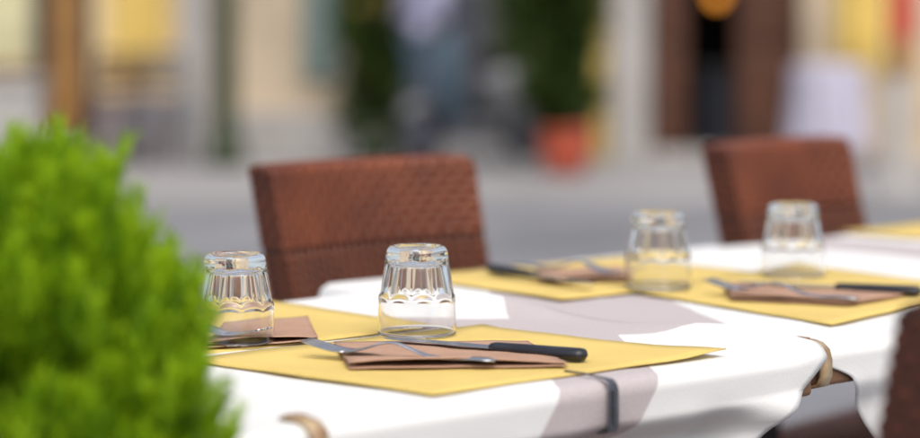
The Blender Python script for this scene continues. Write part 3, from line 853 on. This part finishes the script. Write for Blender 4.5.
leafy('potted_plant', 'narrow dark green plant beside the cream building wall', pA, .26, 2.3, .25, 190, 11)
pot('orange terracotta pot in front of the pale shop pilaster', pB, .14, .175, .33, 'terracotta')
leafy('potted_plant', 'wide dark green plant growing in the orange terracotta pot', pB + Vector((-.06, .05, 0)), .36, 2.4, .36, 300, 12)

# parked scooter between the plants
def scooter(loc, rz):
    t = empty('motor_scooter', 'grey parked motor scooter with blue leg shield and pale windscreen', 'scooter', loc, rz)
    def wheel(x):
        b = bmesh.new(); n = 28; k = 10; rings = []
        for i in range(n):
            a_ = 2 * math.pi * i / n
            rings.append([b.verts.new(((.19 + .048 * math.cos(2 * math.pi * j / k)) * math.cos(a_), .045 * math.sin(2 * math.pi * j / k), (.19 + .048 * math.cos(2 * math.pi * j / k)) * math.sin(a_))) for j in range(k)])
        for i in range(n):
            for j in range(k): b.faces.new((rings[i][j], rings[(i + 1) % n][j], rings[(i + 1) % n][(j + 1) % k], rings[i][(j + 1) % k]))
        o = bmobj('tyre', b, M['rubber'], t, True); o.location = (x, 0, .238)
        b = lathe(bmesh.new(), [(.04, -.03), (.145, -.022), (.148, .022), (.04, .03)], 24)
        r = bmobj('rim', b, M['bluegrey'], o, True); r.rotation_euler = (R(90), 0, 0)
    wheel(-.62); wheel(.62)
    def prism(name, pts, w0, w1, m):               # side outline with its half width at bottom and top
        b = bmesh.new(); zs = [p[1] for p in pts]; lo, hi = min(zs), max(zs)
        L_ = [b.verts.new((x, -(w0 + (w1 - w0) * (z - lo) / (hi - lo)), z)) for x, z in pts]; R_ = [b.verts.new((x, (w0 + (w1 - w0) * (z - lo) / (hi - lo)), z)) for x, z in pts]
        b.faces.new(L_); b.faces.new(R_[::-1]); n = len(pts)
        for i in range(n): b.faces.new((L_[i], L_[(i + 1) % n], R_[(i + 1) % n], R_[i]))
        bmesh.ops.bevel(b, geom=list(b.edges), offset=.018, segments=2, affect='EDGES')
        return bmobj(name, b, m, t, True)
    prism('rear_body', [(.12, .32), (.10, .66), (.30, .74), (.82, .80), (.88, .70), (.70, .46), (.40, .34)], .17, .14, M['greybody'])
    prism('seat', [(.10, .745), (.12, .80), (.40, .84), (.74, .88), (.80, .825), (.32, .76)], .13, .12, M['rubber'])
    prism('floor_board', [(-.40, .26), (-.38, .33), (.18, .33), (.20, .26)], .17, .17, M['greybody'])
    prism('leg_shield', [(-.40, .30), (-.46, .62), (-.56, .94), (-.52, .97), (-.40, .66), (-.33, .32)], .20, .25, M['bluepanel'])
    prism('front_mudguard', [(-.84, .36), (-.74, .49), (-.56, .50), (-.44, .40), (-.47, .36), (-.62, .455)], .07, .06, M['greybody'])
    prism('headset', [(-.62, .92), (-.64, 1.02), (-.54, 1.09), (-.44, 1.06), (-.46, .95)], .12, .09, M['greybody'])
    bmobj('fork', tube(bmesh.new(), [(-.62, 0, .24), (-.54, 0, .6), (-.50, 0, 1.0)], .03, 8), M['bluegrey'], t, True)
    bmobj('handlebar', tube(bmesh.new(), [(-.44, -.34, 1.06), (-.50, -.15, 1.05), (-.50, .15, 1.05), (-.44, .34, 1.06)], .017, 8), M['rubber'], t, True)
    prism('windscreen', [(-.62, 1.04), (-.54, 1.45), (-.525, 1.45), (-.60, 1.04)], .24, .19, M['lavender'])
    h = bmesh.new(); bmesh.ops.create_uvsphere(h, u_segments=16, v_segments=10, radius=.075); ho = bmobj('headlight', h, M['lavender'], t, True); ho.location = (-.64, 0, .985); ho.scale = (.5, 1, 1)
    for s in (-1, 1):
        bmobj('mirror', lathe(bmesh.new(), [(.01, -.01), (.055, -.008), (.055, .008), (.01, .01)], 16), M['bluegrey'], t, True).matrix_local = Matrix.Translation((-.46, s * .30, 1.26)) @ Matrix.Rotation(R(90), 4, 'Y')
        bmobj('mirror_stem', tube(bmesh.new(), [(-.49, s * .22, 1.05), (-.465, s * .29, 1.22)], .007, 6), M['rubber'], t)
    bmobj('tail_light', box(bmesh.new(), .85, .90, -.06, .06, .68, .75, .01), M['red'], t)
    bmobj('exhaust', tube(bmesh.new(), [(.25, .15, .25), (.5, .17, .24), (.88, .18, .30)], [.025, .05, .055], 10), M['bluegrey'], t, True)
    bmobj('stand', tube(bmesh.new(), [(.1, -.14, .28), (.0, -.22, .01)], .012, 6), M['bluegrey'], t)
scooter(Vector((bx(475, 16.5), 16.9, 0)), R(52))

# chairs by the cream building
def bistro(label, loc, rz, m):
    t = empty('bistro_chair', label, 'chair', loc, rz, 'bistro chairs by the cream building')
    boxo('seat', -.2, .2, -.2, .2, .43, .46, m, t, .012)
    for x in (-.18, .18):
        for y in (-.18, .18): bmobj('leg', tube(bmesh.new(), [(x, y, .43), (x * 1.1, y * 1.15, .0)], .014, 7), m, t, True)
    for x in (-.18, .18): bmobj('back_post', tube(bmesh.new(), [(x, .185, .45), (x, .25, .84)], .014, 7), m, t, True)
    for k in range(3): boxo('back_slat', -.18, .18, .215 + .02 * k, .235 + .02 * k, .56 + .1 * k, .62 + .1 * k, m, t, .006)
bistro('blue grey bistro chair below the yellow shutter', Vector((bx(164, 16.6), 16.6, 0)), R(20), M['bluegrey'])
bistro('brown bistro chair between the orange door and yellow shutter', Vector((bx(112, 16.7), 16.7, 0)), R(-150), M['brownwood'])

# right: small table with a white cloth, closed yellow parasol, pale post with a red sign
wt = empty('round_table', 'round cafe table outside the open brown shop doors', 'table', (bx(828, 16), 16, 0))
bmobj('table_top', lathe(bmesh.new(), [(.30, .71), (.31, .715), (.31, .735), (.30, .74)], 36), M['brownwood'], wt, True)
bmobj('pedestal', lathe(bmesh.new(), [(.20, 0), (.19, .03), (.04, .06), (.03, .70), (.1, .709)], 20), M['iron'], wt, True)
bm = bmesh.new(); n = 72; rings = []
for r_, z in ((.0, .745), (.15, .745), (.30, .744), (.318, .735), (.325, .70), (.33, .5), (.345, .30), (.36, .18)):
    rings.append([bm.verts.new(((r_ + .03 * (max(0, .72 - z) / .5) * math.sin(9 * 2 * math.pi * k / n)) * math.cos(2 * math.pi * k / n), (r_ + .03 * (max(0, .72 - z) / .5) * math.sin(9 * 2 * math.pi * k / n)) * math.sin(2 * math.pi * k / n), z)) for k in range(n)])
for A_, B_ in zip(rings, rings[1:]):
    for k in range(n): bm.faces.new((A_[k], A_[(k + 1) % n], B_[(k + 1) % n], B_[k]))
bmesh.ops.remove_doubles(bm, verts=bm.verts, dist=1e-5)
o = bmobj('tablecloth', bm, M['whitecloth_far'], smooth=True); o.location = (bx(828, 16), 16, 0); wt.scale = o.scale = (.78, .78, 1)
tag(o, 'long white cloth over the round table outside the shop doors', 'tablecloth')
ps = empty('closed_parasol', 'closed yellow parasol standing by the pale shop wall', 'parasol', (bx(860, 16.6), 16.6, 0))
bm = bmesh.new(); rings = []; n = 48
for r_, z in ((.10, .62), (.15, .68), (.165, 1.0), (.15, 1.5), (.10, 2.1), (.03, 2.45)):
    rings.append([bm.verts.new(((r_ * (1 + .22 * math.sin(8 * 2 * math.pi * k / n))) * math.cos(2 * math.pi * k / n), (r_ * (1 + .22 * math.sin(8 * 2 * math.pi * k / n))) * math.sin(2 * math.pi * k / n), z)) for k in range(n)])
for A_, B_ in zip(rings, rings[1:]):
    for k in range(n): bm.faces.new((A_[k], A_[(k + 1) % n], B_[(k + 1) % n], B_[k]))
bm.faces.new(rings[-1])
bmobj('canopy', bm, M['yellow'], ps, True)
bmobj('pole', tube(bmesh.new(), [(0, 0, .04), (0, 0, 2.5)], .022, 10), M['stone'], ps, True)
bmobj('base', lathe(bmesh.new(), [(.24, 0), (.24, .05), (.10, .09), (.04, .10)], 24), M['plinth'], ps, True)
pp = empty('sign_post', 'pale square post with a red sign board at its top', 'sign post', (bx(897, 13.8), 13.8, 0))
boxo('post', -.055, .055, -.05, .05, 0, 2.2, M['stone'], pp, .01)
boxo('foot', -.12, .12, -.12, .12, 0, .06, M['stone'], pp, .01)
boxo('sign_board', -.06, .10, -.085, -.052, .93, 1.7, M['red'], pp, .006)
boxo('lower_board', -.05, .09, -.080, -.052, .73, .925, M['ochre'], pp, .006)
